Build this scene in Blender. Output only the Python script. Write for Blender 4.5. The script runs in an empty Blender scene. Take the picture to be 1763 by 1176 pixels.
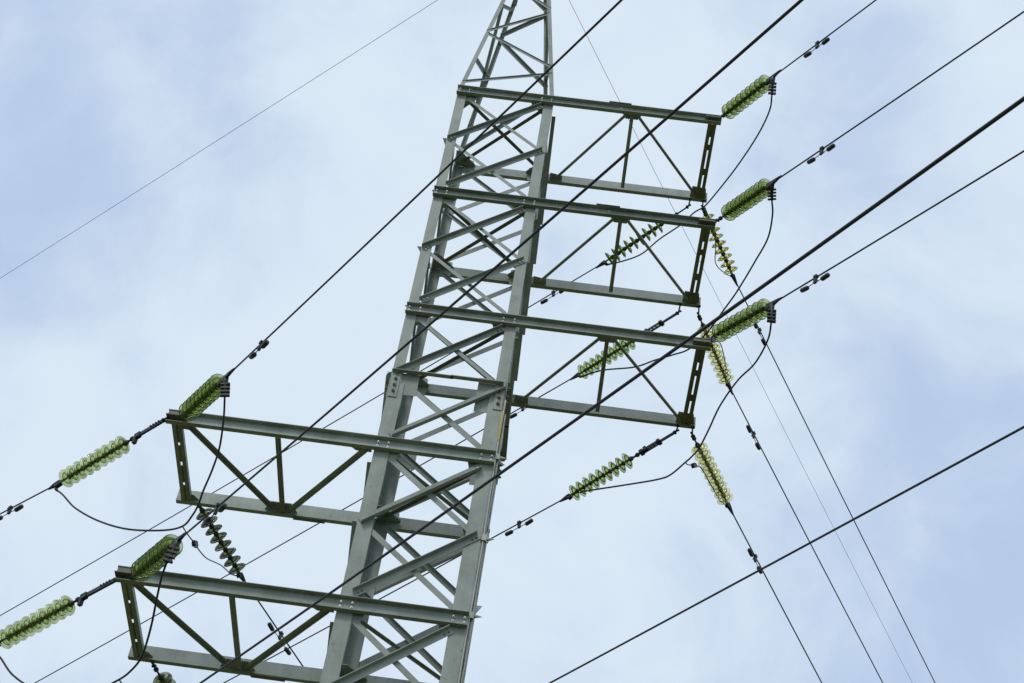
import bpy, math, random
from mathutils import Vector, Matrix

random.seed(7)
SC = bpy.context.scene
COL = SC.collection

# ------------------------------------------------------------------ camera
cam_d = bpy.data.cameras.new("camera")
cam = bpy.data.objects.new("camera", cam_d)
COL.objects.link(cam)
cam_d.sensor_width = 36.0
cam_d.lens = 59.5
cam_d.clip_start = 0.1
cam_d.clip_end = 6000.0
YAW, PITCH, ROLL = math.radians(-3.3986), math.radians(44.6252), math.radians(9.4808)
_f = Vector((math.sin(YAW) * math.cos(PITCH), math.cos(YAW) * math.cos(PITCH), math.sin(PITCH)))
_r = Vector((math.cos(YAW), -math.sin(YAW), 0))
_u = _r.cross(_f)
_R = _r * math.cos(ROLL) + _u * math.sin(ROLL)
_U = _u * math.cos(ROLL) - _r * math.sin(ROLL)
M = Matrix((_R, _U, -_f)).transposed().to_4x4()
M.translation = Vector((1.793, -17.921, 1.6))
cam.matrix_world = M
SC.camera = cam

# ------------------------------------------------------------------ sky, sun, exposure
SUN_EL, SUN_AZ = math.radians(52), math.radians(208)      # azimuth clockwise from +Y: behind the camera, to its left
world = bpy.data.worlds.new("World")
SC.world = world
world.use_nodes = True
wt = world.node_tree
wt.nodes.clear()


def node(t, kind, **kw):
    n = t.nodes.new(kind)
    for k, v in kw.items():
        if k in n.inputs.keys():
            n.inputs[k].default_value = v
        else:
            setattr(n, k, v)
    return n


def ramp(t, stops, interp='EASE'):
    n = t.nodes.new('ShaderNodeValToRGB')
    n.color_ramp.interpolation = interp
    e = n.color_ramp.elements
    while len(e) < len(stops):
        e.new(0.5)
    for el, (p, c) in zip(e, stops):
        el.position = p
        el.color = (c, c, c, 1) if isinstance(c, (int, float)) else (*c, 1)
    return n


out = node(wt, 'ShaderNodeOutputWorld')
bg = node(wt, 'ShaderNodeBackground', Strength=0.1)
sky = node(wt, 'ShaderNodeTexSky', sky_type='NISHITA', sun_disc=False)
sky.sun_elevation = SUN_EL
sky.sun_rotation = SUN_AZ
sky.air_density = 1.0
sky.dust_density = 2.0
tc = node(wt, 'ShaderNodeTexCoord')
mp = node(wt, 'ShaderNodeMapping')
mp.inputs['Location'].default_value = (-17.43, 10.26, 3.74)
wt.links.new(tc.outputs['Generated'], mp.inputs['Vector'])
big = node(wt, 'ShaderNodeTexNoise', Scale=3.4, Detail=2.0, Roughness=0.45)
fine = node(wt, 'ShaderNodeTexNoise', Scale=8.0, Detail=8.0, Roughness=0.56)
fine.inputs['Distortion'].default_value = 0.4
wt.links.new(mp.outputs['Vector'], big.inputs['Vector'])
wt.links.new(mp.outputs['Vector'], fine.inputs['Vector'])
add = node(wt, 'ShaderNodeMath', operation='MULTIPLY_ADD')
add.inputs[1].default_value = 0.5
wt.links.new(fine.outputs['Fac'], add.inputs[0])
mul = node(wt, 'ShaderNodeMath', operation='MULTIPLY')
mul.inputs[1].default_value = 0.52
wt.links.new(big.outputs['Fac'], mul.inputs[0])
wt.links.new(mul.outputs[0], add.inputs[2])
cover = ramp(wt, [(0.36, 0.0), (0.60, 1.0)])
wt.links.new(add.outputs[0], cover.inputs[0])
cloud = node(wt, 'ShaderNodeMix', data_type='RGBA')
cloud.inputs[6].default_value = (5.5, 6.9, 9.25, 1)
cloud.inputs[7].default_value = (7.0, 8.08, 9.2, 1)
wt.links.new(cover.outputs[0], cloud.inputs[0])
mixs = node(wt, 'ShaderNodeMix', data_type='RGBA')
thick = ramp(wt, [(0.36, 0.82), (0.60, 1.0)])
wt.links.new(add.outputs[0], thick.inputs[0])
wt.links.new(thick.outputs[0], mixs.inputs[0])
wt.links.new(sky.outputs[0], mixs.inputs[6])
wt.links.new(cloud.outputs[2], mixs.inputs[7])
wt.links.new(mixs.outputs[2], bg.inputs['Color'])
wt.links.new(bg.outputs[0], out.inputs['Surface'])

sun_d = bpy.data.lights.new("sun", 'SUN')
sun_d.energy = 1.1
sun_d.angle = math.radians(14)
sun_d.color = (1.0, 0.965, 0.9)
sun = bpy.data.objects.new("sun", sun_d)
COL.objects.link(sun)
_s = Vector((math.sin(SUN_AZ) * math.cos(SUN_EL), math.cos(SUN_AZ) * math.cos(SUN_EL), math.sin(SUN_EL)))
sun.rotation_euler = _s.to_track_quat('Z', 'Y').to_euler()
sun.location = (-10, -20, 40)

SC.view_settings.view_transform = 'Standard'
SC.view_settings.look = 'None'
SC.view_settings.exposure = 0.0
SC.view_settings.gamma = 1.0
SC.cycles.max_bounces = 16
SC.cycles.transmission_bounces = 14
SC.cycles.transparent_max_bounces = 12


# ------------------------------------------------------------------ materials
def mat(name):
    m = bpy.data.materials.new(name)
    m.use_nodes = True
    t = m.node_tree
    return m, t, t.nodes['Principled BSDF']


def steel(name, light, dark, rough=0.5, spots=0.60, metallic=0.0):
    """weathered paint / zinc: cloudy mottling, drip streaks along z, specks of rust and lichen, a little bump"""
    m, t, b = mat(name)
    c = node(t, 'ShaderNodeTexCoord')
    n1 = node(t, 'ShaderNodeTexNoise', Scale=2.6, Detail=6.0, Roughness=0.6)
    t.links.new(c.outputs['Object'], n1.inputs['Vector'])
    mpn = node(t, 'ShaderNodeMapping')
    mpn.inputs['Scale'].default_value = (8, 8, 1.1)
    t.links.new(c.outputs['Object'], mpn.inputs['Vector'])
    n2 = node(t, 'ShaderNodeTexNoise', Scale=1.0, Detail=4.0)
    t.links.new(mpn.outputs[0], n2.inputs['Vector'])
    av = node(t, 'ShaderNodeMath', operation='MULTIPLY_ADD')
    av.inputs[1].default_value = 0.3
    t.links.new(n2.outputs['Fac'], av.inputs[0])
    hv = node(t, 'ShaderNodeMath', operation='MULTIPLY')
    hv.inputs[1].default_value = 0.7
    t.links.new(n1.outputs['Fac'], hv.inputs[0])
    t.links.new(hv.outputs[0], av.inputs[2])
    rp = ramp(t, [(0.34, dark), (0.62, light)], 'LINEAR')
    t.links.new(av.outputs[0], rp.inputs[0])
    n3 = node(t, 'ShaderNodeTexNoise', Scale=17.0, Detail=5.0, Roughness=0.65)
    t.links.new(c.outputs['Object'], n3.inputs['Vector'])
    sp = ramp(t, [(spots, 0.0), (spots + 0.13, 0.75)], 'LINEAR')
    t.links.new(n3.outputs['Fac'], sp.inputs[0])
    mx = node(t, 'ShaderNodeMix', data_type='RGBA')
    t.links.new(sp.outputs[0], mx.inputs[0])
    t.links.new(rp.outputs[0], mx.inputs[6])
    mx.inputs[7].default_value = (0.15, 0.115, 0.055, 1)
    oi = node(t, 'ShaderNodeObjectInfo')
    mr = node(t, 'ShaderNodeMapRange')
    mr.inputs['To Min'].default_value = 0.84
    mr.inputs['To Max'].default_value = 1.14
    t.links.new(oi.outputs['Random'], mr.inputs['Value'])
    vm = node(t, 'ShaderNodeVectorMath', operation='SCALE')
    t.links.new(mx.outputs[2], vm.inputs[0])
    t.links.new(mr.outputs[0], vm.inputs['Scale'])
    t.links.new(vm.outputs[0], b.inputs['Base Color'])
    b.inputs['Roughness'].default_value = rough
    b.inputs['Metallic'].default_value = metallic
    bp = node(t, 'ShaderNodeBump', Strength=0.12, Distance=0.01)
    t.links.new(n3.outputs['Fac'], bp.inputs['Height'])
    t.links.new(bp.outputs[0], b.inputs['Normal'])
    return m


STEEL = steel("weathered_steel", (0.315, 0.358, 0.322), (0.205, 0.238, 0.202))
STEEL_OLD = steel("stained_steel", (0.20, 0.215, 0.155), (0.12, 0.132, 0.085), 0.6, 0.56)
ZINC = steel("zinc_bolt", (0.62, 0.64, 0.62), (0.42, 0.43, 0.40), 0.35, 0.7, 0.4)
FITTING = steel("dark_fitting", (0.03, 0.034, 0.035), (0.014, 0.016, 0.016), 0.5, 0.66)
IRON = steel("cast_cap", (0.075, 0.08, 0.045), (0.04, 0.042, 0.025), 0.55, 0.6)
WIRE = steel("aged_conductor", (0.022, 0.024, 0.026), (0.012, 0.013, 0.014), 0.6, 0.75)
SHEATH = steel("cable_sheath", (0.03, 0.03, 0.03), (0.018, 0.018, 0.018), 0.6, 0.7)
PALE = steel("pale_conduit", (0.50, 0.50, 0.44), (0.36, 0.36, 0.30), 0.5, 0.66)
CONC = steel("concrete", (0.34, 0.33, 0.30), (0.24, 0.23, 0.21), 0.9, 0.7)

YELLOW, _t, _b = mat("yellow_sheath")
_n = node(_t, 'ShaderNodeTexNoise', Scale=30.0)
_rp = ramp(_t, [(0.35, (0.55, 0.40, 0.02)), (0.65, (0.75, 0.58, 0.04))])
_t.links.new(_n.outputs['Fac'], _rp.inputs[0])
_t.links.new(_rp.outputs[0], _b.inputs['Base Color'])
_b.inputs['Roughness'].default_value = 0.5


def glass(name, absorb, density, dirt, dust):
    """clear glass that takes its colour from the thickness looked through, under a film of dust"""
    m, t, b = mat(name)
    b.inputs['Transmission Weight'].default_value = 1.0
    b.inputs['Base Color'].default_value = (1, 1, 1, 1)
    b.inputs['IOR'].default_value = 1.42
    b.inputs['Roughness'].default_value = 0.03
    c = node(t, 'ShaderNodeTexCoord')
    n = node(t, 'ShaderNodeTexNoise', Scale=14.0, Detail=4.0)
    t.links.new(c.outputs['Object'], n.inputs['Vector'])
    d = node(t, 'ShaderNodeBsdfDiffuse', Color=(*dirt, 1))
    tr = node(t, 'ShaderNodeBsdfTranslucent', Color=(*dirt, 1))
    ad = node(t, 'ShaderNodeMixShader', Fac=0.6)
    t.links.new(d.outputs[0], ad.inputs[1])
    t.links.new(tr.outputs[0], ad.inputs[2])
    r2 = ramp(t, [(0.3, dust * .5), (0.75, dust * 1.6)])
    t.links.new(n.outputs['Fac'], r2.inputs[0])
    mx = node(t, 'ShaderNodeMixShader')
    t.links.new(r2.outputs[0], mx.inputs[0])
    t.links.new(b.outputs[0], mx.inputs[1])
    t.links.new(ad.outputs[0], mx.inputs[2])
    o = t.nodes['Material Output']
    t.links.new(mx.outputs[0], o.inputs['Surface'])
    va = node(t, 'ShaderNodeVolumeAbsorption', Color=(*absorb, 1), Density=density)
    t.links.new(va.outputs[0], o.inputs['Volume'])
    return m


GLASS_GREEN = glass("green_glass", (0.72, 0.82, 0.18), 60, (0.30, 0.36, 0.17), 0.24)
GLASS_BACKLIT = glass("backlit_green_glass", (0.92, 0.90, 0.22), 40, (0.72, 0.68, 0.32), 0.2)  # same glass as the green discs, its backlit yellow look put into the colour

GRASS, _t, _b = mat("dry_grass")
_c = node(_t, 'ShaderNodeTexCoord')
_n = node(_t, 'ShaderNodeTexNoise', Scale=0.35, Detail=9.0, Roughness=0.7)
_t.links.new(_c.outputs['Object'], _n.inputs['Vector'])
_rp = ramp(_t, [(0.3, (0.05, 0.055, 0.008)), (0.55, (0.085, 0.085, 0.014)), (0.75, (0.13, 0.12, 0.03))])
_t.links.new(_n.outputs['Fac'], _rp.inputs[0])
_t.links.new(_rp.outputs[0], _b.inputs['Base Color'])
_b.inputs['Roughness'].default_value = 0.95


# ------------------------------------------------------------------ mesh helpers
class MB:
    """collects pieces of ONE object"""

    def __init__(self):
        self.v, self.f, self.s = [], [], []

    def add(self, verts, faces, smooth=False):
        o = len(self.v)
        self.v += [Vector(p) for p in verts]
        self.f += [tuple(i + o for i in q) for q in faces]
        self.s += [smooth] * len(faces)
        return self

    def prism(self, ring0, ring1, smooth=False):
        n = len(ring0)
        faces = [(i, (i + 1) % n, n + (i + 1) % n, n + i) for i in range(n)]
        faces += [tuple(range(n - 1, -1, -1)), tuple(range(n, 2 * n))]
        o = len(self.v)
        self.v += [Vector(p) for p in list(ring0) + list(ring1)]
        self.f += [tuple(i + o for i in q) for q in faces]
        self.s += [smooth] * n + [False, False]
        return self

    def section(self, p0, p1, e1, e2, poly):
        """extrude the polygon poly (coordinates along e1, e2) from p0 to p1"""
        p0, p1 = Vector(p0), Vector(p1)
        if e1.cross(e2).dot(p1 - p0) < 0:
            poly = poly[::-1]
        return self.prism([p0 + e1 * a + e2 * b for a, b in poly], [p1 + e1 * a + e2 * b for a, b in poly])

    def box(self, x0, x1, y0, y1, z0, z1):
        return self.prism([(x0, y0, z0), (x1, y0, z0), (x1, y1, z0), (x0, y1, z0)],
                          [(x0, y0, z1), (x1, y0, z1), (x1, y1, z1), (x0, y1, z1)])

    def bar(self, p0, p1, w, h, up=Vector((0, 0, 1))):
        """rectangular bar, w across, h along up"""
        d = (Vector(p1) - Vector(p0)).normalized()
        e1 = d.cross(up).normalized()
        e2 = e1.cross(d).normalized()
        return self.section(p0, p1, e1, e2, [(-w / 2, -h / 2), (w / 2, -h / 2), (w / 2, h / 2), (-w / 2, h / 2)])

    def tube(self, pts, r, n=10):
        """round tube along pts; r is a number or one radius per point"""
        pts = [Vector(p) for p in pts]
        rs = r if isinstance(r, (list, tuple)) else [r] * len(pts)
        rings, prev = [], None
        for i, p in enumerate(pts):
            d = (pts[min(i + 1, len(pts) - 1)] - pts[max(i - 1, 0)]).normalized()
            if prev is None:
                a = d.orthogonal().normalized()
            else:
                a = (prev - d * prev.dot(d)).normalized()
            prev = a
            b = d.cross(a)
            rings.append([p + (a * math.cos(2 * math.pi * k / n) + b * math.sin(2 * math.pi * k / n)) * rs[i] for k in range(n)])
        o = len(self.v)
        for ring in rings:
            self.v += ring
        for i in range(len(rings) - 1):
            for k in range(n):
                self.f.append((o + i * n + k, o + i * n + (k + 1) % n, o + (i + 1) * n + (k + 1) % n, o + (i + 1) * n + k))
                self.s.append(True)
        self.f += [tuple(o + k for k in range(n - 1, -1, -1)), tuple(o + (len(rings) - 1) * n + k for k in range(n))]
        self.s += [False, False]
        return self

    def lathe(self, prof, n=28, closed=False):
        """turn (radius, z) points about z"""
        o = len(self.v)
        m = len(prof)
        for r, z in prof:
            for k in range(n):
                a = 2 * math.pi * k / n
                self.v.append(Vector((r * math.cos(a), r * math.sin(a), z)))
        for i in range(m if closed else m - 1):
            j = (i + 1) % m
            for k in range(n):
                self.f.append((o + i * n + k, o + i * n + (k + 1) % n, o + j * n + (k + 1) % n, o + j * n + k))
                self.s.append(True)
        if not closed:
            self.f += [tuple(o + k for k in range(n - 1, -1, -1)), tuple(o + (m - 1) * n + k for k in range(n))]
            self.s += [False, False]
        return self

    def hexnut(self, p, axis, r, h):
        axis = Vector(axis).normalized()
        a = axis.orthogonal().normalized()
        b = axis.cross(a)
        p = Vector(p)
        ring = [a * math.cos(k * math.pi / 3) * r + b * math.sin(k * math.pi / 3) * r for k in range(6)]
        self.prism([p + q for q in ring], [p + q + axis * h for q in ring])
        ring = [a * math.cos(k * math.pi / 4) * r * .55 + b * math.sin(k * math.pi / 4) * r * .55 for k in range(8)]
        return self.prism([p + q + axis * h for q in ring], [p + q + axis * (h * 2.0) for q in ring])

    def mesh(self, name, m, inv=None):
        me = bpy.data.meshes.new(name)
        vs = self.v if inv is None else [inv @ p for p in self.v]
        me.from_pydata(vs, [], self.f)
        me.polygons.foreach_set('use_smooth', self.s)
        me.materials.append(m)
        me.update()
        return me

    def build(self, name, m, parent=None, world_space=True):
        inv = parent.matrix_world.inverted() if (parent is not None and world_space) else None
        if parent is not None and parent.type == 'MESH':
            inv = root_of(parent).matrix_world.inverted() if world_space else None
        o = bpy.data.objects.new(name, self.mesh(name, m, inv))
        COL.objects.link(o)
        if parent is not None:
            o.parent = parent
        return o


def root_of(o):
    while o.parent is not None:
        o = o.parent
    return o


def tag(o, label, cat, group=None):
    o['label'] = label
    o['category'] = cat
    if group:
        o['group'] = group
    return o


def thing(name, label, cat, matrix=None, group=None):
    o = bpy.data.objects.new(name, None)
    o.empty_display_size = 0.2
    COL.objects.link(o)
    if matrix is not None:
        o.matrix_world = matrix
        o.matrix_basis = matrix
    return tag(o, label, cat, group)


def copy_child(src, parent, matrix=None):
    c = src.copy()
    COL.objects.link(c)
    c.parent = parent
    if matrix is not None:
        c.matrix_basis = matrix
    return c


def smooth_path(pts, k=8):
    pts = [Vector(p) for p in pts]
    q = [pts[0] * 2 - pts[1]] + pts + [pts[-1] * 2 - pts[-2]]
    res = []
    for i in range(1, len(q) - 2):
        a, b, c, d = q[i - 1:i + 3]
        for s in range(k):
            t = s / k
            res.append(0.5 * ((2 * b) + (c - a) * t + (2 * a - 5 * b + 4 * c - d) * t * t + (3 * b - a - 3 * c + d) * t ** 3))
    res.append(pts[-1])
    return res


# ------------------------------------------------------------------ ground
g = MB()
g.add([(-3000, -3000, 0), (3000, -3000, 0), (3000, 3000, 0), (-3000, 3000, 0)], [(0, 1, 2, 3)])
ground = g.build('ground', GRASS)
ground['kind'] = 'structure'

# ------------------------------------------------------------------ the lattice tower
W = 0.8                      # half width of the square mast
ZT = 24.089                  # underside of the topmost cross-arm
DZ = 2.633                   # from arm to arm
HP = DZ / 2
ZL = [ZT - DZ * i for i in range(6)]
ZSP = ZL[2] - 1.36           # leg splice
PEAK_Z0, PEAK_H = ZT + 0.2, 6.8

tower = thing('transmission_tower', 'grey-green steel lattice pylon with three cross-arms on the right and more on the left', 'pylon')


def leg_poly(a, t):
    return [(0, 0), (a, 0), (a, t), (t, t), (t, a), (0, a)]


def L_out(a, t, top=True, o=1.0):
    q = [(-a / 2, 0), (a / 2, 0), (a / 2, a * o), (a / 2 - t, a * o), (a / 2 - t, t), (-a / 2, t)]
    return q if top else [(-u, v) for u, v in q]


X, Y, Z = Vector((1, 0, 0)), Vector((0, 1, 0)), Vector((0, 0, 1))
legs = {}
for sx in (-1, 1):
    for sy in (-1, 1):
        m = MB()
        c = Vector((sx * W, sy * W, 0))
        m.section(c + Z * ZSP, c + Z * (ZT + 0.26), X * -sx, Y * -sy, leg_poly(0.155, 0.013))
        m.section(c + Z * 0.0, c + Z * (ZSP - 0.004), X * -sx, Y * -sy, leg_poly(0.205, 0.016))
        leg = m.build('leg', STEEL, tower)
        legs[sx, sy] = leg
        # outer splice covers with bolts
        for axis in (0, 1):
            p = MB()
            o = 0.011
            n = X * sx if axis else Y * sy
            e = Y * -sy if axis else X * -sx
            base = c + n * 0.003 + e * 0.012
            p.section(base + Z * (ZSP - 0.28), base + Z * (ZSP + 0.27), e, n, [(0, 0), (0.12, 0), (0.12, o), (0, o)])
            p.build('splice_plate', STEEL, leg)
            for k in range(4):
                b = MB()
                b.hexnut(base + n * o + e * 0.06 + Z * (ZSP + 0.17 - 0.115 * k), n, 0.026, 0.02)
                b.build('bolt', STEEL_OLD, leg)
        f = MB()
        f.box(sx * W - 0.45, sx * W + 0.45, sy * W - 0.45, sy * W + 0.45, -0.6, 0.35)
        f.build('footing', CONC, tower)

# bracing of the four faces: one angle outside the legs, one inside, crossing
FACES = [(Vector((0, -1, 0)), X, 1), (Vector((1, 0, 0)), Y, -1), (Vector((0, 1, 0)), X, 1), (Vector((-1, 0, 0)), Y, 1)]


def brace_pair(n_out, e, hand, k):
    """the two crossing angles of half panel k; e runs along the face, hand picks which way the outer one climbs"""
    ztop, zbot = ZT + 0.09 - HP * k, ZT + 0.09 - HP * (k + 1)
    level_top = (k % 2 == 0)
    xt = W - (0.17 if level_top else 0.03)
    xb = W - (0.03 if level_top else 0.17)
    zt = ztop - (0.15 if level_top else -0.02)
    zb = zbot + (0.02 if level_top else 0.20)
    big = k >= 5
    a, t = (0.098, 0.009) if big else (0.085, 0.008)
    res = []
    for outer in (True, False):
        s = hand if outer else -hand
        if outer:
            plane = W + 0.004
            p_top, p_bot = e * (s * xt), e * (-s * xb)
            aa = a
        else:
            plane = W - 0.018 - (0.004 if big else 0)
            aa = 0.078 if big else 0.06
            p_top, p_bot = e * (s * (W - 0.20 if level_top else W - 0.06)), e * (-s * (W - 0.06 if level_top else W - 0.20))
        A = p_top + n_out * plane + Z * zt
        B = p_bot + n_out * plane + Z * zb
        d = (A - B).normalized()
        u = n_out.cross(d)
        if u.z < 0:
            u = -u
        top_edge = outer and k not in (5, 6)
        res.append((B, A, u, n_out if outer else -n_out, L_out(aa, t if outer else 0.006, top_edge or not outer, .72 if outer else .6)))
    return res


low = MB()
for n_out, e, hand in FACES:
    for k in range(18):
        for (A, B, u, nn, poly) in brace_pair(n_out, e, -hand if (e is Y and k >= 5) else hand, k):
            if k < 11:
                br = MB().section(A, B, u, nn, poly).build('brace', STEEL, tower)
                if n_out.y < 0:
                    d = (B - A).normalized()
                    outer = nn.dot(n_out) > 0
                    for q in ((A + d * .045, A + d * .105, B - d * .045, B - d * .105) if outer else (A + d * .03, B - d * .03)):
                        face = q - n_out * q.dot(n_out) + n_out * (W + (.0125 if outer else .0005)) - u * .012
                        if outer or abs(face.x) > W - .14:
                            MB().hexnut(face, n_out, .0135, .012).build('bolt', STEEL_OLD if k % 3 else ZINC, br)
            else:
                low.section(A, B, u, nn, poly)
lb = low.build('lower_bracing', STEEL, tower)
lb['kind'] = 'stuff'

# horizontal ring of struts at the splice
for n_out, e, hand in FACES:
    s = MB()
    c = n_out * (W + 0.006) + Z * (ZSP + 0.22)
    s.section(c - e * (W - 0.04), c + e * 0.05, Z, n_out, L_out(0.07, 0.007, False))
    s.section(c + e * 0.02 + n_out * 0.009, c + e * (W - 0.04) + n_out * 0.009, Z, n_out, L_out(0.07, 0.007, False))
    s.build('strut', STEEL, tower)
    # splice gussets
    for sd in (-1, 1):
        p = MB()
        c2 = n_out * (W - 0.0212) + e * sd * (W - 0.15)
        zlo, zhi = (ZSP - 0.20, ZSP + 0.20) if sd < 0 else (ZSP - 0.34, ZSP + 0.30)
        p.section(c2 + Z * zlo, c2 + Z * zhi, e * -sd, n_out, [(0, 0), (0.24, 0), (0.24, 0.0042), (0, 0.0042)])
        p.build('gusset_plate', STEEL, tower)

for i in range(6):
    zt = ZL[i]
    # crossing plan braces and corner plates at every arm level
    MB().section((-W + .13, -W + .13, zt + .110), (W - .13, W - .13, zt + .110), Vector((-1, 1, 0)).normalized(), -Z, L_out(0.05, 0.006, True, .6)).build('plan_brace', STEEL_OLD if i < 3 else STEEL, tower)
    MB().section((-W + .13, W - .13, zt + .075), (W - .13, -W + .13, zt + .075), Vector((1, 1, 0)).normalized(), -Z, L_out(0.05, 0.006, True, .6)).build('plan_brace', STEEL_OLD, tower)
    for sx in (-1, 1):
        for sy in (-1, 1):
            p = MB()
            c = Vector((sx * (W - .02), sy * (W - .02), zt + 0.078))
            ring = [c, c - X * sx * .34, c - X * sx * .34 - Y * sy * .06, c - X * sx * .08 - Y * sy * .33, c - Y * sy * .33]
            p.prism(ring, [q + Z * .009 for q in ring])
            p.build('corner_plate', STEEL, tower)
            # upright gusset beside the leg
            q = MB()
            base = Vector((sx * (W - .15), sy * (W - .030), zt))
            prof = [(0, -.12), (.16, -.10), (.19, .02), (.17, .24), (0, .30)]
            q.section(base, base + Y * sy * .009, X * -sx, Z, prof)
            q.build('gusset_plate', STEEL, tower)


# ------------------------------------------------------------------ tower peak
def peak_pt(sx, sy, t, inset=0.0):
    w = W - 0.74 * t - inset
    return Vector((sx * w, sy * w, PEAK_Z0 + PEAK_H * t))


for sx in (-1, 1):
    for sy in (-1, 1):
        MB().section(peak_pt(sx, sy, -0.015), peak_pt(sx, sy, 1), X * -sx, Y * -sy, leg_poly(0.072, 0.008)).build('peak_leg', STEEL, tower)


def peak_brace(a, b, n, w=0.055, off=0.006, name='peak_brace', inward=False):
    A, B = a + n * off, b + n * off
    u = n.cross((B - A).normalized())
    if u.z < 0:
        u = -u
    MB().section(A, B, u, -n if inward else n, L_out(w, 0.006, True, .9 if inward else .45)).build(name, STEEL, tower)


ZIG_F = [((-1, .03), (1, .117)), ((1, .149), (-1, .285)), ((-1, .266 + .03), (1, .428)), ((1, .453), (-1, .57)), ((-1, .60), (1, .70)), ((1, .72), (-1, .80)), ((-1, .82), (1, .90))]
for (s0, t0), (s1, t1) in ZIG_F:
    peak_brace(peak_pt(s0, -1, t0, .02), peak_pt(s1, -1, t1, .02), Vector((0, -1, 0.1)).normalized())
ZIG_B = [((1, .302), (-1, .465)), ((-1, .443 + .04), (1, .587)), ((1, .603), (-1, .70)), ((-1, .72), (1, .80)), ((1, .31), (-1, .03))]
for (s0, t0), (s1, t1) in ZIG_B[:4]:
    peak_brace(peak_pt(s0, 1, t0, .02), peak_pt(s1, 1, t1, .02), Vector((0, 1, 0.1)).normalized(), 0.065, -.012, inward=True)
peak_brace(peak_pt(-1, 1, .03, .02), peak_pt(1, 1, .26, .02), Vector((0, 1, .1)).normalized(), 0.06, -.012, inward=True)
for sx in (-1, 1):
    nn = Vector((sx, 0, .1)).normalized()
    for (s0, t0), (s1, t1) in [((-1, .439), (1, .12)), ((-1, .445), (1, .597)), ((-1, .148), (1, .314)), ((-1, .74), (1, .62)), ((-1, .75), (1, .85))]:
        peak_brace(peak_pt(sx, s0, t0, .02), peak_pt(sx, s1, t1, .02), nn, 0.06, -.012, inward=True)
cap = MB()
zc = PEAK_Z0 + PEAK_H
cap.box(-.1, .1, -.1, .1, zc + .002, zc + .014)
cap.box(-.012, .012, -.1, .1, zc - .2, zc)
cap.bar((-.3, 0, 30.44), (.3, 0, 30.44), .05, .05)
cap.build('peak_cap', STEEL_OLD, tower)


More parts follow.
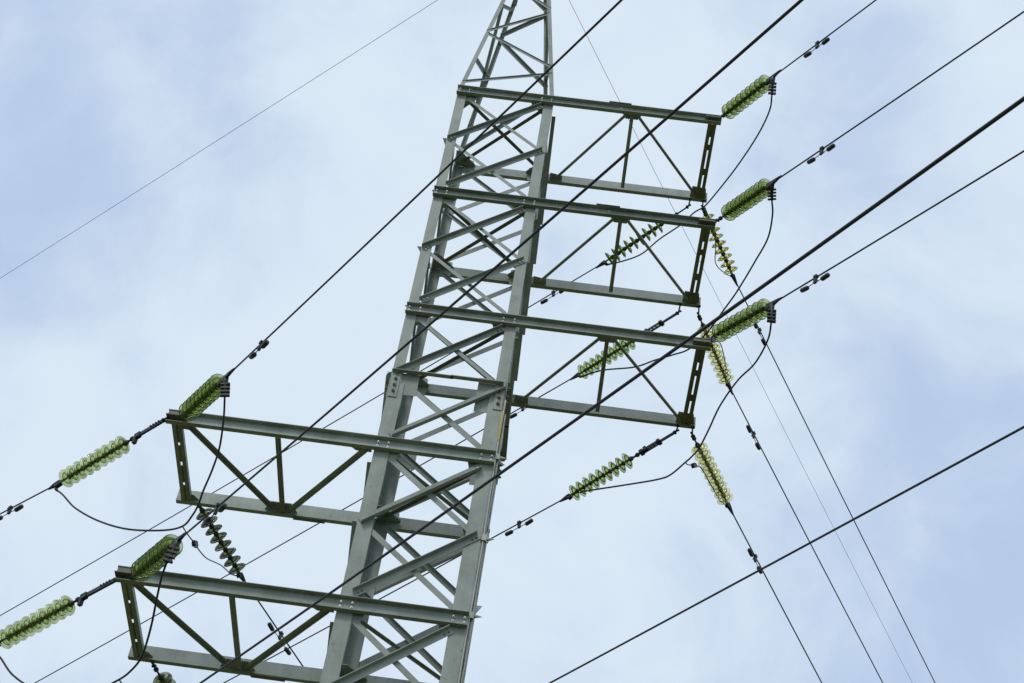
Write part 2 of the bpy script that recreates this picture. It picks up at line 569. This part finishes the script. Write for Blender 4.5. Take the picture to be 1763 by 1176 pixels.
# ------------------------------------------------------------------ cross-arms
def crossarm(i, side, tip, h, c):
    """side +1: arm to the right, -1: to the left; tip = |x| of its end"""
    zt = ZL[i]
    arm = bpy.data.objects.new('crossarm', None)
    COL.objects.link(arm)
    arm.parent = tower
    s = side
    tf, tw = 0.011, 0.008
    x0, x1 = -s * (W + .012), s * tip
    for sy in (-1, 1):
        m = MB()
        prof = [(0, 0), (c, 0), (c, tf * .8), (tw, tf), (tw, h - tf), (c, h - tf * .8), (c, h), (0, h)]
        m.section((x0, sy * (W + .004), zt), (x1, sy * (W + .004), zt), Y * sy, Z, prof)
        ch = m.build('chord', STEEL, arm)
    # bolts of the near chord on the two legs
    for sx in (-1, 1):
        for dx in (0.035, 0.195 if i < 3 else 0.175):
            for dz in (0.32, 0.66):
                b = MB()
                b.hexnut((sx * (W - dx), -(W + .004 + tw), zt + h * dz), (0, -1, 0), 0.0185, 0.018)
                b.build('bolt', ZINC, arm)
    # end tie: two angles with battens between
    xa, xb = tip - .205, tip - .065
    if s < 0:
        xa, xb = tip - .215, tip - .075
    zz = zt + .012
    gap = 0.012
    mid = (xa + xb) / 2
    for lo, hi, inner in ((xa, mid - gap, True), (mid + gap, xb, False)):
        t = MB()
        w = hi - lo
        y0, y1 = -W + .0, W + .0
        e1 = X * s
        t.section((s * lo, y0, zz), (s * lo, y1, zz), e1, Z, [(0, 0), (w, 0), (w, .007), (.007, .007), (.007, .065), (0, .065)] if inner else
                  [(0, 0), (w, 0), (w, .065), (w - .007, .065), (w - .007, .007), (0, .007)])
        t.build('end_tie', STEEL_OLD if s > 0 else STEEL, arm)
    for yb in ((-.78, -.52), (-.36, -.24), (.16, .30), (.62, .78)) if s > 0 else ((-.78, -.42), (-.36, -.02), (.06, .42), (.48, .78)):
        t = MB()
        t.box(s * mid - .03, s * mid + .03, yb[0], yb[1], zz + .009, zz + .016)
        t.build('batten', STEEL_OLD, arm)
    # K bracing in the plane of the arm
    a = 0.06 if s > 0 else 0.078
    xm = 2.12 if s > 0 else 2.10
    zb = zt + .02

    def flat(p, q, w, nm, name_mat, lip='near', depth=.42):
        """angle lying flat with its other leg hanging down along the near, far or right-hand edge"""
        P, Q = Vector((s * p[0], p[1], zb)), Vector((s * q[0], q[1], zb))
        u = Z.cross((Q - P).normalized())
        if (lip == 'near' and u.y > 0) or (lip == 'far' and u.y < 0) or (lip == 'right' and u.x < 0):
            u = -u
        MB().section(P, Q, u, -Z, L_out(w, 0.007, True, depth)).build(nm, name_mat, arm)

    flat((xm, -W + .02), (xm, W - .02), a, 'arm_strut', STEEL, 'right', .3)
    zb = zt + .036
    if s > 0:
        flat((xm - .10, -W + .03), (.97, W - .05), a * .85, 'arm_brace', STEEL)
        flat((xm + .10, -W + .03), (3.36, W - .06), a * .85, 'arm_brace', STEEL)
        plates = [[(xm - .17, -W + .0), (xm + .17, -W + .0), (xm + .10, -W + .12), (xm - .10, -W + .12)],
                  [(.86, W), (1.07, W), (1.07, W - .10), (.86, W - .14)],
                  [(tip - .30, W), (tip - .02, W), (tip - .05, W - .20), (tip - .28, W - .22)]]
    else:
        flat((3.28, -W + .03), (xm + .13, W - .06), a, 'arm_brace', STEEL, 'far', .5)
        flat((.92, -W + .03), (xm - .10, W - .06), a, 'arm_brace', STEEL, 'far', .5)
        plates = [[(xm - .20, W), (xm + .26, W), (xm + .16, W - .18), (xm - .12, W - .18)],
                  [(tip - .32, W), (tip - .06, W), (tip - .07, W - .1), (tip - .25, W - .1)],
                  [(tip - .42, -W), (tip - .05, -W), (tip - .07, -W + .1), (tip - .30, -W + .12)],
                  [(.84, -W), (1.16, -W), (1.05, -W + .1), (.84, -W + .1)]]
    for pl in plates:
        ring = [Vector((s * x, y, zt + .043)) for x, y in pl]
        MB().prism(ring, [q + Z * .009 for q in ring]).build('arm_gusset', STEEL, arm)
    # horizontal attachment plate between the flanges at the near tip, the strings hook into it
    b = MB()
    bx0, bx1 = sorted((s * (tip - .265), s * (tip + .004)))
    b.box(bx0, bx1, -(W + .004 + c + .045), -(W + .004 + tw + .002), zt + h * .36, zt + h * .36 + .012)
    b.box(bx0 + .012, bx1 - .012, -(W + .004 + c - .01), -(W + .004 + tw + .002), zt + h * .36 + .014, zt + h - .014)
    b.build('tip_bracket', STEEL_OLD, arm)
    # doubling plates on the flanges
    if s > 0 and i < 2:
        p = MB()
        p.box(1.72, 2.09, -(W + .004 + c + .018), -(W + .012), zt + h + .003, zt + h + .014)
        p.build('splice_plate', STEEL_OLD, arm)
        q = MB()
        q.hexnut((1.93, -(W + .004 + tw), zt + h * .55), (0, -1, 0), .016, .016)
        q.build('bolt', ZINC, arm)
    if s < 0:
        p = MB()
        p.box(-1.95, -1.5, W + .012, W + .004 + c + .012, zt - .014, zt - .003)
        p.build('splice_plate', STEEL_OLD, arm)
    return arm


crossarm(0, 1, 3.585, .18, .07)
crossarm(1, 1, 3.575, .18, .07)
crossarm(2, 1, 3.60, .18, .07)
crossarm(3, -1, 3.62, .20, .076)
crossarm(4, -1, 3.565, .20, .076)
crossarm(5, -1, 3.58, .20, .076)

# ------------------------------------------------------------------ insulator strings
PITCH0 = 0.13


def disc_meshes(glass_mat):
    """toughened-glass cap-and-pin disc: shell with ribs below, iron cap above, steel pin; z points to the line"""
    shell = [(.028, .062), (.050, .064), (.075, .070), (.100, .080), (.122, .093), (.1340, .106), (.1355, .112), (.1330, .1160), (.128, .113),
             (.112, .101), (.092, .094), (.080, .097), (.074, .104), (.068, .098), (.050, .086), (.028, .082)]
    g = MB().lathe(shell, 36, True).mesh('glass_disc', glass_mat)
    cap_p = [(.014, -.006), (.022, -.002), (.028, .010), (.036, .024), (.040, .044), (.040, .062), (.036, .067), (.030, .086), (.022, .108), (.014, .114), (.0125, .137)]
    c = MB().lathe(cap_p, 20).mesh('metal_cap', IRON)
    return g, c


GLASS_DARK_GREY = glass("dark_grey_glass", (0.62, 0.68, 0.30), 70, (0.20, 0.205, 0.13), 0.55)  # darker, greyer and less see-through mix for the rear left strings
DISCS = {'dark_grey': disc_meshes(GLASS_DARK_GREY), 'green': disc_meshes(GLASS_GREEN), 'yellow': disc_meshes(GLASS_BACKLIT)}

STRINGS = {   # anchor on the arm; string direction; along it first disc, last disc, clamp, wire start; conductor direction; metres to a far point; damper
    'R1f': ((3.584, -0.872, 24.219), (0.4221, -0.8429, -0.3336), [0.208, 1.305, 1.51, 1.639], (0.5166, -0.8292, -0.2135), 2.33, 1.054),
    'R2f': ((3.583, -0.872, 21.588), (0.3894, -0.8404, -0.3769), [0.376, 1.454, 1.621, 1.79], (0.5136, -0.8312, -0.2130), 4.83, 1.098),
    'R3f': ((3.616, -0.872, 19.050), (0.4623, -0.8325, -0.3053), [0.161, 1.255, 1.412, 1.541], (0.5081, -0.8347, -0.2124), 4.56, 0.915),
    'L4f': ((-3.410, -0.872, 16.281), (0.4892, -0.8381, -0.2414), [0.206, 1.308, 1.548, 1.733], (0.4933, -0.8431, -0.2142), 8.93, 1.145),
    'L5f': ((-3.353, -0.872, 13.591), (0.4752, -0.8463, -0.2408), [0.382, 1.478, 1.721, 1.875], (0.4772, -0.8524, -0.2138), 11.35, 1.255),
    'L6f': ((-3.314, -0.872, 10.958), (0.4752, -0.8463, -0.2408), [0.382, 1.478, 1.721, 1.875], (0.4634, -0.8602, -0.2128), 13.06, None),
    'L4l': ((-3.621, -0.850, 16.233), (-0.7551, 0.6429, -0.1286), [0.81, 1.903, 2.118, 2.226], (-0.7791, 0.6190, -0.0993), 1.12, 0.912),
    'L5l': ((-3.519, -0.850, 13.581), (-0.7678, 0.6257, -0.1380), [0.859, 1.961, 2.179, 2.267], (-0.6818, 0.7248, -0.0994), 0.13, None),
    'R1bl': ((3.299, 0.900, 23.991), (-0.7523, 0.5598, -0.3475), [0.628, 1.644, 1.768, 1.891], (-0.7356, 0.6701, -0.0993), 16.20, 1.111),
    'R2bl': ((3.255, 0.900, 21.340), (-0.6971, 0.7101, -0.0993), [1.007, 2.02, 2.131, 2.266], (-0.7274, 0.6790, -0.0993), 13.99, 1.194),
    'R3bl': ((3.344, 0.900, 18.768), (-0.7223, 0.6664, -0.1848), [0.921, 1.936, 2.076, 2.19], (-0.7196, 0.6873, -0.0992), 7.74, 0.983),
    'R1br': ((3.518, 0.900, 24.001), (0.5176, 0.7643, -0.3845), [0.196, 1.227, 1.348, 1.498], (0.5063, 0.8566, -0.0994), 11.24, 1.272),
    'R2br': ((3.555, 0.900, 21.339), (0.4824, 0.8393, -0.2508), [0.273, 1.266, 1.386, 1.539], (0.5041, 0.8579, -0.0994), 7.77, 1.14),
    'R3br': ((3.563, 0.900, 18.746), (0.5190, 0.8251, -0.2232), [0.273, 1.263, 1.407, 1.548], (0.4931, 0.8643, -0.0994), 4.31, 1.177),
    'L4b': ((-3.361, 0.900, 16.296), (0.5195, 0.7888, -0.3286), [0.22, 1.179, 1.314, 1.406], (0.4388, 0.8931, -0.0992), 1.99, 1.284),
    'L5b': ((-3.244, 0.900, 13.556), (0.2888, 0.9566, -0.0399), [0.34, 1.441, 1.611, 1.731], (0.4388, 0.8931, -0.0992), 1.99, None),
}
STRING_LABEL = {
    'R1f': 'green glass insulator string reaching forward from the near tip of the topmost right arm',
    'R2f': 'green glass insulator string reaching forward from the near tip of the middle right arm',
    'R3f': 'green glass insulator string reaching forward from the near tip of the lowest right arm',
    'L4f': 'green glass insulator string reaching forward over the tip of the upper left arm',
    'L5f': 'green glass insulator string reaching forward over the tip of the lower left arm',
    'L6f': 'green glass insulator string reaching forward from the hidden third left arm',
    'L4l': 'green glass insulator string on a long link left of the upper left arm',
    'L5l': 'green insulator string on a long link left of the lower left arm',
    'R1bl': 'pale green insulator string behind the middle right arm, leading back and left',
    'R2bl': 'pale green insulator string behind the lowest right arm, leading back and left',
    'R3bl': 'pale green insulator string below the lowest right arm, leading back and left against open sky',
    'R1br': 'yellowish glass insulator string running back and right below the topmost right arm tip',
    'R2br': 'yellowish glass insulator string partly hidden behind the lowest right arm tip',
    'R3br': 'yellowish glass insulator string hanging in full view below the lowest right arm tip',
    'L4b': 'grey-green insulator string seen side-on below the far tip of the upper left arm',
    'L5b': 'grey-green insulator string below the lower left arm, cut by the photo bottom',
}
SAG = 0.0011


def frame(A, v):
    v = Vector(v).normalized()
    up = (Z - v * Z.dot(v)).normalized()
    x = up.cross(v)
    m = Matrix((x, up, v)).transposed().to_4x4()
    m.translation = Vector(A)
    return m


def add_string(key):
    A, v, st = STRINGS[key][:3]
    M = frame(A, v)
    r = thing('insulator_string', STRING_LABEL[key], 'insulator string', M, 'insulator strings on the pylon arms')
    first, last, clamp, wire = st[:4]
    n = 8 if key == 'L4b' else 9
    pitch = (last - first) / (n - 1)
    yellow = key.endswith('br')
    gm, cm = DISCS['yellow' if yellow else 'dark_grey' if key in ('L4b', 'L5b') else 'green']
    for k in range(n):
        z = first + pitch * k - .095
        d = bpy.data.objects.new('glass_disc', gm)
        COL.objects.link(d)
        d.parent = r
        rot = Matrix.Rotation(random.uniform(0, 6.28), 4, 'Z')
        tilt = Matrix.Rotation(random.uniform(-.035, .035), 4, 'X')
        d.matrix_basis = Matrix.Translation((0, 0, z)) @ tilt @ rot
        c = bpy.data.objects.new('metal_cap', cm)
        COL.objects.link(c)
        c.parent = d
    s0 = first - .10               # where the first cap starts
    e = last + .035                # end of the last pin
    # hanger from the arm to the first cap, in local coordinates
    h = MB()
    long_link = s0 > .55
    h.tube([(0, 0, -.03), (0, .012, .02), (0, 0, .07)], .017, 8)
    h.bar((-.03, 0, .045), (.03, 0, .045), .03, .03, Y)
    if long_link:
        e1 = s0 - .13
        if key in ('L4l', 'L5l'):
            h.bar((0, 0, .05), (0, 0, e1), .03, .062, Y)
            h.bar((0, 0.0, e1 - .02), (0, -.12, e1 - .005), .05, .05, Z)
            h.bar((0, 0, e1 - .10), (0, 0, e1), .055, .08, Y)
            for q in range(4):
                h.tube([(-.035, .01, .12 + q * .05), (.035, .01, .12 + q * .05)], .012, 6)
        else:
            L = e1 - .08
            h.bar((0, 0, .06), (0, 0, .08 + L * .45), .022, .045, Y)
            for sx in (-1, 1):
                h.bar((sx * .026, 0, .08 + L * .38), (sx * .026, 0, e1 - .05), .012, .05, Y)
            for q in range(5):
                h.tube([(-.04, 0, .10 + L * (.45 + .1 * q)), (.04, 0, .10 + L * (.45 + .1 * q))], .010, 6)
            h.bar((-.05, 0, .08 + L * .42), (.05, 0, .08 + L * .42), .05, .05, Y)
            h.bar((0, .0, e1 - .10), (0, .085, e1 - .08), .028, .05, Z)
            h.bar((-.045, 0, e1 - .03), (.045, 0, e1 - .03), .06, .06, Y)
        h.tube([(0, 0, e1 - .04), (0, 0, s0 + .005)], .016, 8)
        h.lathe([(.02, e1 + .02), (.036, e1 + .035), (.034, e1 + .07), (.018, e1 + .09)], 12)
    else:
        mid = max(.09, s0 * .5)
        h.tube([(0, 0, .04), (0, 0, max(s0 + .01, .08))], .014, 8)
        h.lathe([(.014, mid - .035), (.034, mid - .015), (.034, mid + .015), (.014, mid + .035)], 12)
    if key[0] == 'R' and not key.endswith('f') or key == 'L5b':
        top = M.inverted() @ Vector((A[0], .842, ZL[int(key[1]) - 1] + .004))
        h.tube([top, (0, 0, .02)], .013, 8)
        side = (Vector((.03, 0, 0)))
        h.bar(top - side, top + side, .02, .03, Z)
    h.build('hanger', FITTING, r, False)
    # tension clamp
    c = MB()
    if key.endswith('f'):
        c.tube([(0, 0, e - .02), (0, 0, e + .05)], .020, 10)
        c.prism([(-.026, -.075, e + .02), (.026, -.075, e + .02), (.026, .03, e + .02), (-.026, .03, e + .02)],
                [(-.014, .002, wire + .04), (.014, .002, wire + .04), (.014, .030, wire + .04), (-.014, .030, wire + .04)])
        c.tube([(0, .014, wire - .10), (0, .014, wire + .10)], [.026, .016], 10)
    else:
        c.tube([(0, 0, e - .02), (0, 0, e + .05), (0, 0, (e + clamp) / 2 + .02), (0, 0, clamp + .03), (0, 0, wire + .05)], [.014, .016, .04, .036, .014], 12)
        c.bar((0, -.03, e + .05), (0, -.045, clamp), .06, .05, Y)
    cl = c.build('tension_clamp', FITTING, r, False)
    return r, M, cl


JUMP = {
    'R1': [(4.234, -2.033, 23.411), (4.242, -1.764, 23.361), (4.133, -1.306, 23.303), (3.905, -0.680, 23.252), (3.657, -0.118, 23.216), (3.493, 0.210, 23.202), (3.345, 0.418, 23.254), (3.161, 0.725, 23.262), (2.847, 1.165, 23.331), (2.591, 1.550, 23.341), (2.316, 1.872, 23.451), (2.013, 2.179, 23.687)],
    'R2': [(4.258, -2.031, 20.844), (4.304, -1.809, 20.785), (4.297, -1.446, 20.677), (4.174, -1.040, 20.587), (3.995, -0.522, 20.469), (3.834, -0.139, 20.392), (3.647, 0.280, 20.302), (3.419, 0.652, 20.276), (3.194, 0.916, 20.369), (2.946, 1.194, 20.483), (2.642, 1.532, 20.602), (2.177, 1.997, 20.892), (1.800, 2.368, 21.077)],
    'R3': [(4.266, -2.082, 18.228), (4.265, -1.809, 18.166), (4.157, -1.402, 18.100), (3.975, -1.024, 18.096), (3.802, -0.556, 18.024), (3.700, -0.142, 17.915), (3.613, 0.170, 17.832), (3.530, 0.347, 17.806), (3.455, 0.479, 17.798), (3.282, 0.770, 17.785), (3.125, 0.971, 17.840), (2.771, 1.378, 18.035), (2.184, 2.019, 18.349), (1.979, 2.236, 18.449), (1.861, 2.372, 18.472)],
    'L4': [(-2.582, -2.175, 15.580), (-2.568, -1.965, 15.407), (-2.581, -1.680, 15.167), (-2.647, -1.443, 14.974), (-2.732, -1.227, 14.805), (-2.779, -1.077, 14.683), (-2.848, -0.953, 14.592), (-2.959, -0.821, 14.519), (-3.243, -0.625, 14.563), (-3.789, -0.286, 14.763), (-4.294, 0.007, 15.053), (-4.749, 0.265, 15.408), (-5.022, 0.425, 15.701), (-5.203, 0.539, 15.945)],
    'L5': [(-2.584, -2.330, 12.849), (-2.635, -2.152, 12.753), (-2.675, -1.927, 12.626), (-2.713, -1.671, 12.478), (-2.761, -1.445, 12.347), (-2.818, -1.259, 12.240), (-2.938, -1.081, 12.165), (-3.081, -0.925, 12.127), (-3.348, -0.684, 12.116), (-3.753, -0.362, 12.166), (-4.316, 0.021, 12.428), (-4.742, 0.303, 12.751), (-5.038, 0.506, 13.051), (-5.236, 0.652, 13.298)],
}
TAPS = {
    'R1': [(3.413, 0.210, 23.024), (3.627, 0.565, 23.268), (3.807, 1.177, 23.431), (3.882, 1.723, 23.526), (4.104, 2.108, 23.715), (4.241, 2.297, 23.868)],
    'R2': [(3.597, 0.280, 20.204), (3.808, 0.658, 20.582), (3.917, 0.881, 20.733), (4.000, 1.154, 20.849), (4.089, 1.535, 20.989), (4.203, 2.090, 21.173), (4.246, 2.326, 21.246)],
    'R3': [(3.455, 0.479, 17.798), (3.500, 0.577, 17.845), (3.581, 0.717, 17.968), (3.715, 0.948, 18.156), (3.813, 1.184, 18.249), (3.974, 1.618, 18.391), (4.163, 2.051, 18.553), (4.320, 2.346, 18.694)],
    'L4': [(-2.959, -0.821, 14.519), (-2.962, -0.456, 14.677), (-2.955, -0.096, 14.838), (-2.945, 0.361, 15.030), (-2.920, 0.733, 15.204), (-2.852, 1.293, 15.533), (-2.794, 1.807, 15.779), (-2.738, 2.181, 15.986)],
    'L5': [(-3.081, -0.925, 12.127), (-3.097, -0.628, 12.240), (-3.119, -0.191, 12.401), (-3.105, 0.644, 12.776), (-3.023, 2.000, 13.433)],
}
TAPS['R1'][0] = JUMP['R1'][5]
TAPS['R2'][0] = JUMP['R2'][6]
TAPS['R2'][1] = (3.74, 0.56, 20.45)

strings = {}
for key in STRINGS:
    strings[key] = add_string(key)

# jumper terminals: a ribbed lug from the near clamp down to the loop, a plain lug on the far one
ARM_NAME = {'R1': 'topmost right arm', 'R2': 'middle right arm', 'R3': 'lowest right arm', 'L4': 'upper left arm', 'L5': 'lower left arm'}
for key, pts in JUMP.items():
    root, M, cl = strings[key + 'f']
    st = STRINGS[key + 'f'][2]
    a = M @ Vector((0, -.01, st[2] + .02))
    b = Vector(pts[0])
    t = MB()
    t.tube([a, a.lerp(b, .25), a.lerp(b, .42), b], [.04, .034, .022, .019], 10)
    d = (b - a).normalized()
    sidev = d.cross(Y).normalized()
    for q in range(4):
        p = a.lerp(b, .36 + .19 * q)
        t.bar(p - sidev * .060, p + sidev * .060, .045, .024, d)
    t.build('jumper_terminal', FITTING, root)
    other = key + ('l' if key[0] == 'L' else 'bl')
    root2, M2, cl2 = strings[other]
    st2 = STRINGS[other][2]
    a2 = M2 @ Vector((0, 0, st2[2]))
    b2 = a2 - Z * .06 + (Vector(pts[-2]) - a2).normalized() * .05
    t = MB()
    t.tube([a2, a2.lerp(b2, .5), b2, b2.lerp(Vector(pts[-2]), .25)], [.026, .03, .022, .013], 10)
    t.build('jumper_terminal', FITTING, root2)
    j = MB()
    j.tube(smooth_path(pts[:-2] + [Vector(pts[-2]).lerp(Vector(pts[-2]) + (a2 - Vector(pts[-1])), .6), b2]), .013, 8).build('jumper_cable', WIRE)
    o = bpy.data.objects[-1] if False else COL.objects[-1]
    tag(o, 'dark slack jumper cable looping under the ' + ARM_NAME[key] + ' between its two clamps', 'jumper cable', 'jumper loops under the arms')
    third = key + ('b' if key[0] == 'L' else 'br')
    M3 = strings[third][1]
    st3 = STRINGS[third][2]
    tp = [Vector(p) for p in TAPS[key]]
    end = M3 @ Vector((0, -.03, st3[2]))
    tp[-1] = end
    tb = thing('tap_cable', 'thin tap wire from the jumper loop of the ' + ARM_NAME[key] + ' to its rear string', 'tap wire', None, 'tap wires on the jumper loops')
    w = MB()
    w.tube(smooth_path(tp), .0085, 8)
    w.build('wire', WIRE, tb)
    k = MB()
    i0 = 2 if key in ('R3', 'L4') else 1
    q0, q1 = tp[i0], tp[i0].lerp(tp[i0 + 1], .45)
    k.bar(q0, q1, .045, .05)
    k.bar(q0.lerp(q1, .3) + Z * .03, q0.lerp(q1, .7) + Z * .03, .05, .03)
    k.bar(q0.lerp(q1, .25) - Z * .03, q0.lerp(q1, .45) - Z * .03, .05, .03)
    k.build('tap_clamp', FITTING, tb)
    c = MB()
    v3 = (M3.to_3x3() @ Z)
    for q in range(3):
        p = end - v3 * (.03 + .035 * q)
        c.bar(p - Z * .04, p + Z * .03, .02, .02, v3)
    c.build('end_clamp', FITTING, tb)

# ------------------------------------------------------------------ conductors and dampers
WIRE_LABEL = {
    'R1f': 'dark conductor rising to the upper right from the topmost right arm string',
    'R2f': 'dark conductor rising to the right edge from the middle right arm string',
    'R3f': 'dark conductor rising to the right edge from the lowest right arm string',
    'L4f': 'thick near conductor passing in front of the pylon from the upper left arm',
    'L5f': 'thick near conductor crossing the mast from the lower left arm',
    'L6f': 'thickest near conductor crossing the lower mast and the lowest right arm',
    'L4l': 'dark conductor leaving to the left from the upper left arm string',
    'L5l': 'dark conductor leaving to the left from the lower left arm string',
    'R1bl': 'far conductor running down left behind the mast from the topmost right arm',
    'R2bl': 'far conductor running down left behind the mast from the middle right arm',
    'R3bl': 'far conductor running down left behind the mast from the lowest right arm',
    'R1br': 'thin far conductor falling to the lower right, rightmost of the three below the arms',
    'R2br': 'thin far conductor falling to the lower right, middle of the three below the arms',
    'R3br': 'thin far conductor falling to the lower right from the string below the lowest arm',
    'L4b': 'thin far conductor falling behind the lower left arm from the side-on string',
    'L5b': 'thin far conductor falling away from the lower left arm, out of the photo',
}


def wire_pt(A, v, s, far, sag):
    return A + v * s + Z * (sag * s * (s - far))


def conductor(key):
    """start at the clamp, unit direction, far distance, sag"""
    A, v, st, w, far, dm = STRINGS[key]
    return Vector(A) + Vector(v).normalized() * st[2], Vector(w).normalized(), far, SAG if key.endswith('f') else 0.0008


def wire_path(key):
    B, w, far, sag = conductor(key)
    front = key.endswith('f')
    length = (38 if key != 'L6f' else 30) if front else 110
    ss, s = [], .03
    while s < length:
        ss.append(s)
        s += .8 if s < 22 else 3.0
    return [wire_pt(B, w, s, far, sag) for s in ss]


for key in STRINGS:
    o = MB().tube(wire_path(key), .0105 if key == 'L6f' else .0118 if key.endswith('f') else .0112, 8).build('power_line', WIRE)
    tag(o, WIRE_LABEL[key], 'power line', 'conductors of the line')


def damper_meshes():
    """vibration damper: clamp on the conductor, a springy messenger wire and two bell weights; z runs along the conductor"""
    cl = MB()
    cl.bar((0, .018, 0), (0, -.095, 0), .034, .045, Z)
    cl.bar((0, .016, -.03), (0, .016, .03), .05, .036, Y)
    cl.hexnut((.02, -.035, 0), (1, 0, 0), .014, .014)
    ms = MB().tube([(0, -.092, -.13), (0, -.084, 0), (0, -.092, .13)], .006, 6)
    wt_ = MB().lathe([(.012, -.078), (.028, -.072), (.033, -.055), (.033, .045), (.028, .062), (.012, .066)], 14)
    return cl.mesh('clamp', FITTING), ms.mesh('messenger_wire', FITTING), wt_.mesh('weight', FITTING)


DM = damper_meshes()
DAMPER_LABEL = {
    'R1f': 'dumbbell damper on the conductor above the topmost right string',
    'R2f': 'dumbbell damper on the conductor right of the middle right string',
    'R3f': 'dumbbell damper on the conductor right of the lowest right string',
    'L4f': 'dumbbell damper on the near conductor left of the mast, over open sky',
    'L5f': 'dumbbell damper on the near conductor under the upper left arm',
    'L4l': 'dumbbell damper on the left conductor at the photo edge',
    'R1bl': 'small dumbbell damper behind the mast, half hidden by the middle right arm',
    'R2bl': 'small dumbbell damper just under the far chord of the lowest right arm',
    'R3bl': 'dumbbell damper on the far conductor right of the lower mast',
    'R1br': 'small damper on the far conductor below the lowest right string',
    'R2br': 'small damper on the far conductor below the lowest arm tip, right of the full string',
    'R3br': 'small damper on the far conductor where the stray cable crosses it',
    'L4b': 'small damper behind the brace of the lower left arm',
}
for key, lab in DAMPER_LABEL.items():
    B, w, far, sag = conductor(key)
    dm = STRINGS[key][5]
    p, p2 = wire_pt(B, w, dm, far, sag), wire_pt(B, w, dm + .1, far, sag)
    M = frame(p, p2 - p)
    r = thing('vibration_damper', lab, 'damper', M, 'vibration dampers on the conductors')
    sp = {'L4b': .27, 'L4f': .18, 'L5f': .22}.get(key, .20)
    for me, mtx in ((DM[0], Matrix()), (DM[1], Matrix.Diagonal((1, 1, sp / .15, 1))), (DM[2], Matrix.Translation((0, -.094, -sp)) @ Matrix.Rotation(.12, 4, 'X')), (DM[2], Matrix.Translation((0, -.094, sp)) @ Matrix.Rotation(math.pi - .08, 4, 'X'))):
        o = bpy.data.objects.new(me.name.split('.')[0], me)
        COL.objects.link(o)
        o.parent = r
        o.matrix_basis = mtx

# shield wires from the peak and the stray cable on the mast
PK = Vector((-.091, 0, 30.466))
for v, lab in (((-.7521, .6584, -.030), 'hair-thin earth wire crossing the empty upper left sky'),
               ((.484, .8745, -.030), 'hair-thin earth wire falling to the lower right behind the right arms')):
    v = Vector(v).normalized()
    pts = [wire_pt(PK, v, s, 22, .0004) for s in list(range(0, 30)) + list(range(30, 120, 4))]
    o = MB().tube(pts, .0048, 6).build('earth_wire', WIRE)
    tag(o, lab, 'earth wire', 'earth wires from the pylon peak')
CA = Vector((.85, -.85, 12.0335))
cv = Vector((.4503, -.8718, -.1929)).normalized()
o = MB().tube([wire_pt(CA, cv, s * .5, 9.3, .0004) for s in range(0, 70)], .0098, 8).build('communication_cable', SHEATH)
tag(o, 'single dark cable low on the right, crossing the three falling conductors', 'cable')

# cables strapped down the near right leg
ztop = ZSP - .34
for (x, y, r, m, top, lab) in ((.822, -.792, .012, PALE, ztop + .26, 'pale grey conduit strapped to the outer edge of the near right leg'),
                               (.826, -.752, .013, SHEATH, ztop + .16, 'dark cable strapped beside the near right leg'),
                               (.850, -.772, .009, PALE, ztop + .02, 'thin light cable lying outermost on the near right leg')):
    pts = [(x, y, 0.02)] + [(x + .006 * math.sin(z * 1.9 + x * 90), y + .006 * math.cos(z * 1.3), z) for z in [q * .25 for q in range(1, int(top / .25))]] + [(x, y, top)]
    tag(MB().tube(smooth_path(pts, 3), r, 8).build('riser_cable', m), lab, 'cable', 'cables down the leg')
o = MB().tube(smooth_path([(.802, -.806, ztop + .04), (.806, -.812, ztop - .08), (.808, -.813, ztop - .24), (.816, -.800, ztop - .50)]), .010, 8).build('yellow_cable', YELLOW)
tag(o, 'short yellow cable end just below the leg splice', 'cable')
for z, lab in ((ZL[3] + .16, 'steel strap round the leg cables beside the upper left arm chord end'),
               (ZL[3] - 1.22, 'steel strap round the leg cables between the two left arms'),
               (ZL[4] + .20, 'steel strap round the leg cables beside the lower left arm chord end')):
    m = MB()
    m.box(.806, .868, -.812, -.806, z - .045, z + .045)
    m.box(.862, .868, -.806, -.736, z - .045, z + .045)
    m.box(.806, .868, -.736, -.730, z - .045, z + .045)
    m.prism([(.868, -.77, z + .01), (.868, -.77, z + .045), (.868, -.73, z + .045), (.868, -.73, z + .01)], [(.97, -.752, z + .03), (.97, -.752, z + .034), (.97, -.748, z + .034), (.97, -.748, z + .03)])
    tag(m.build('steel_strap', PALE), lab, 'strap', 'straps on the leg cables')
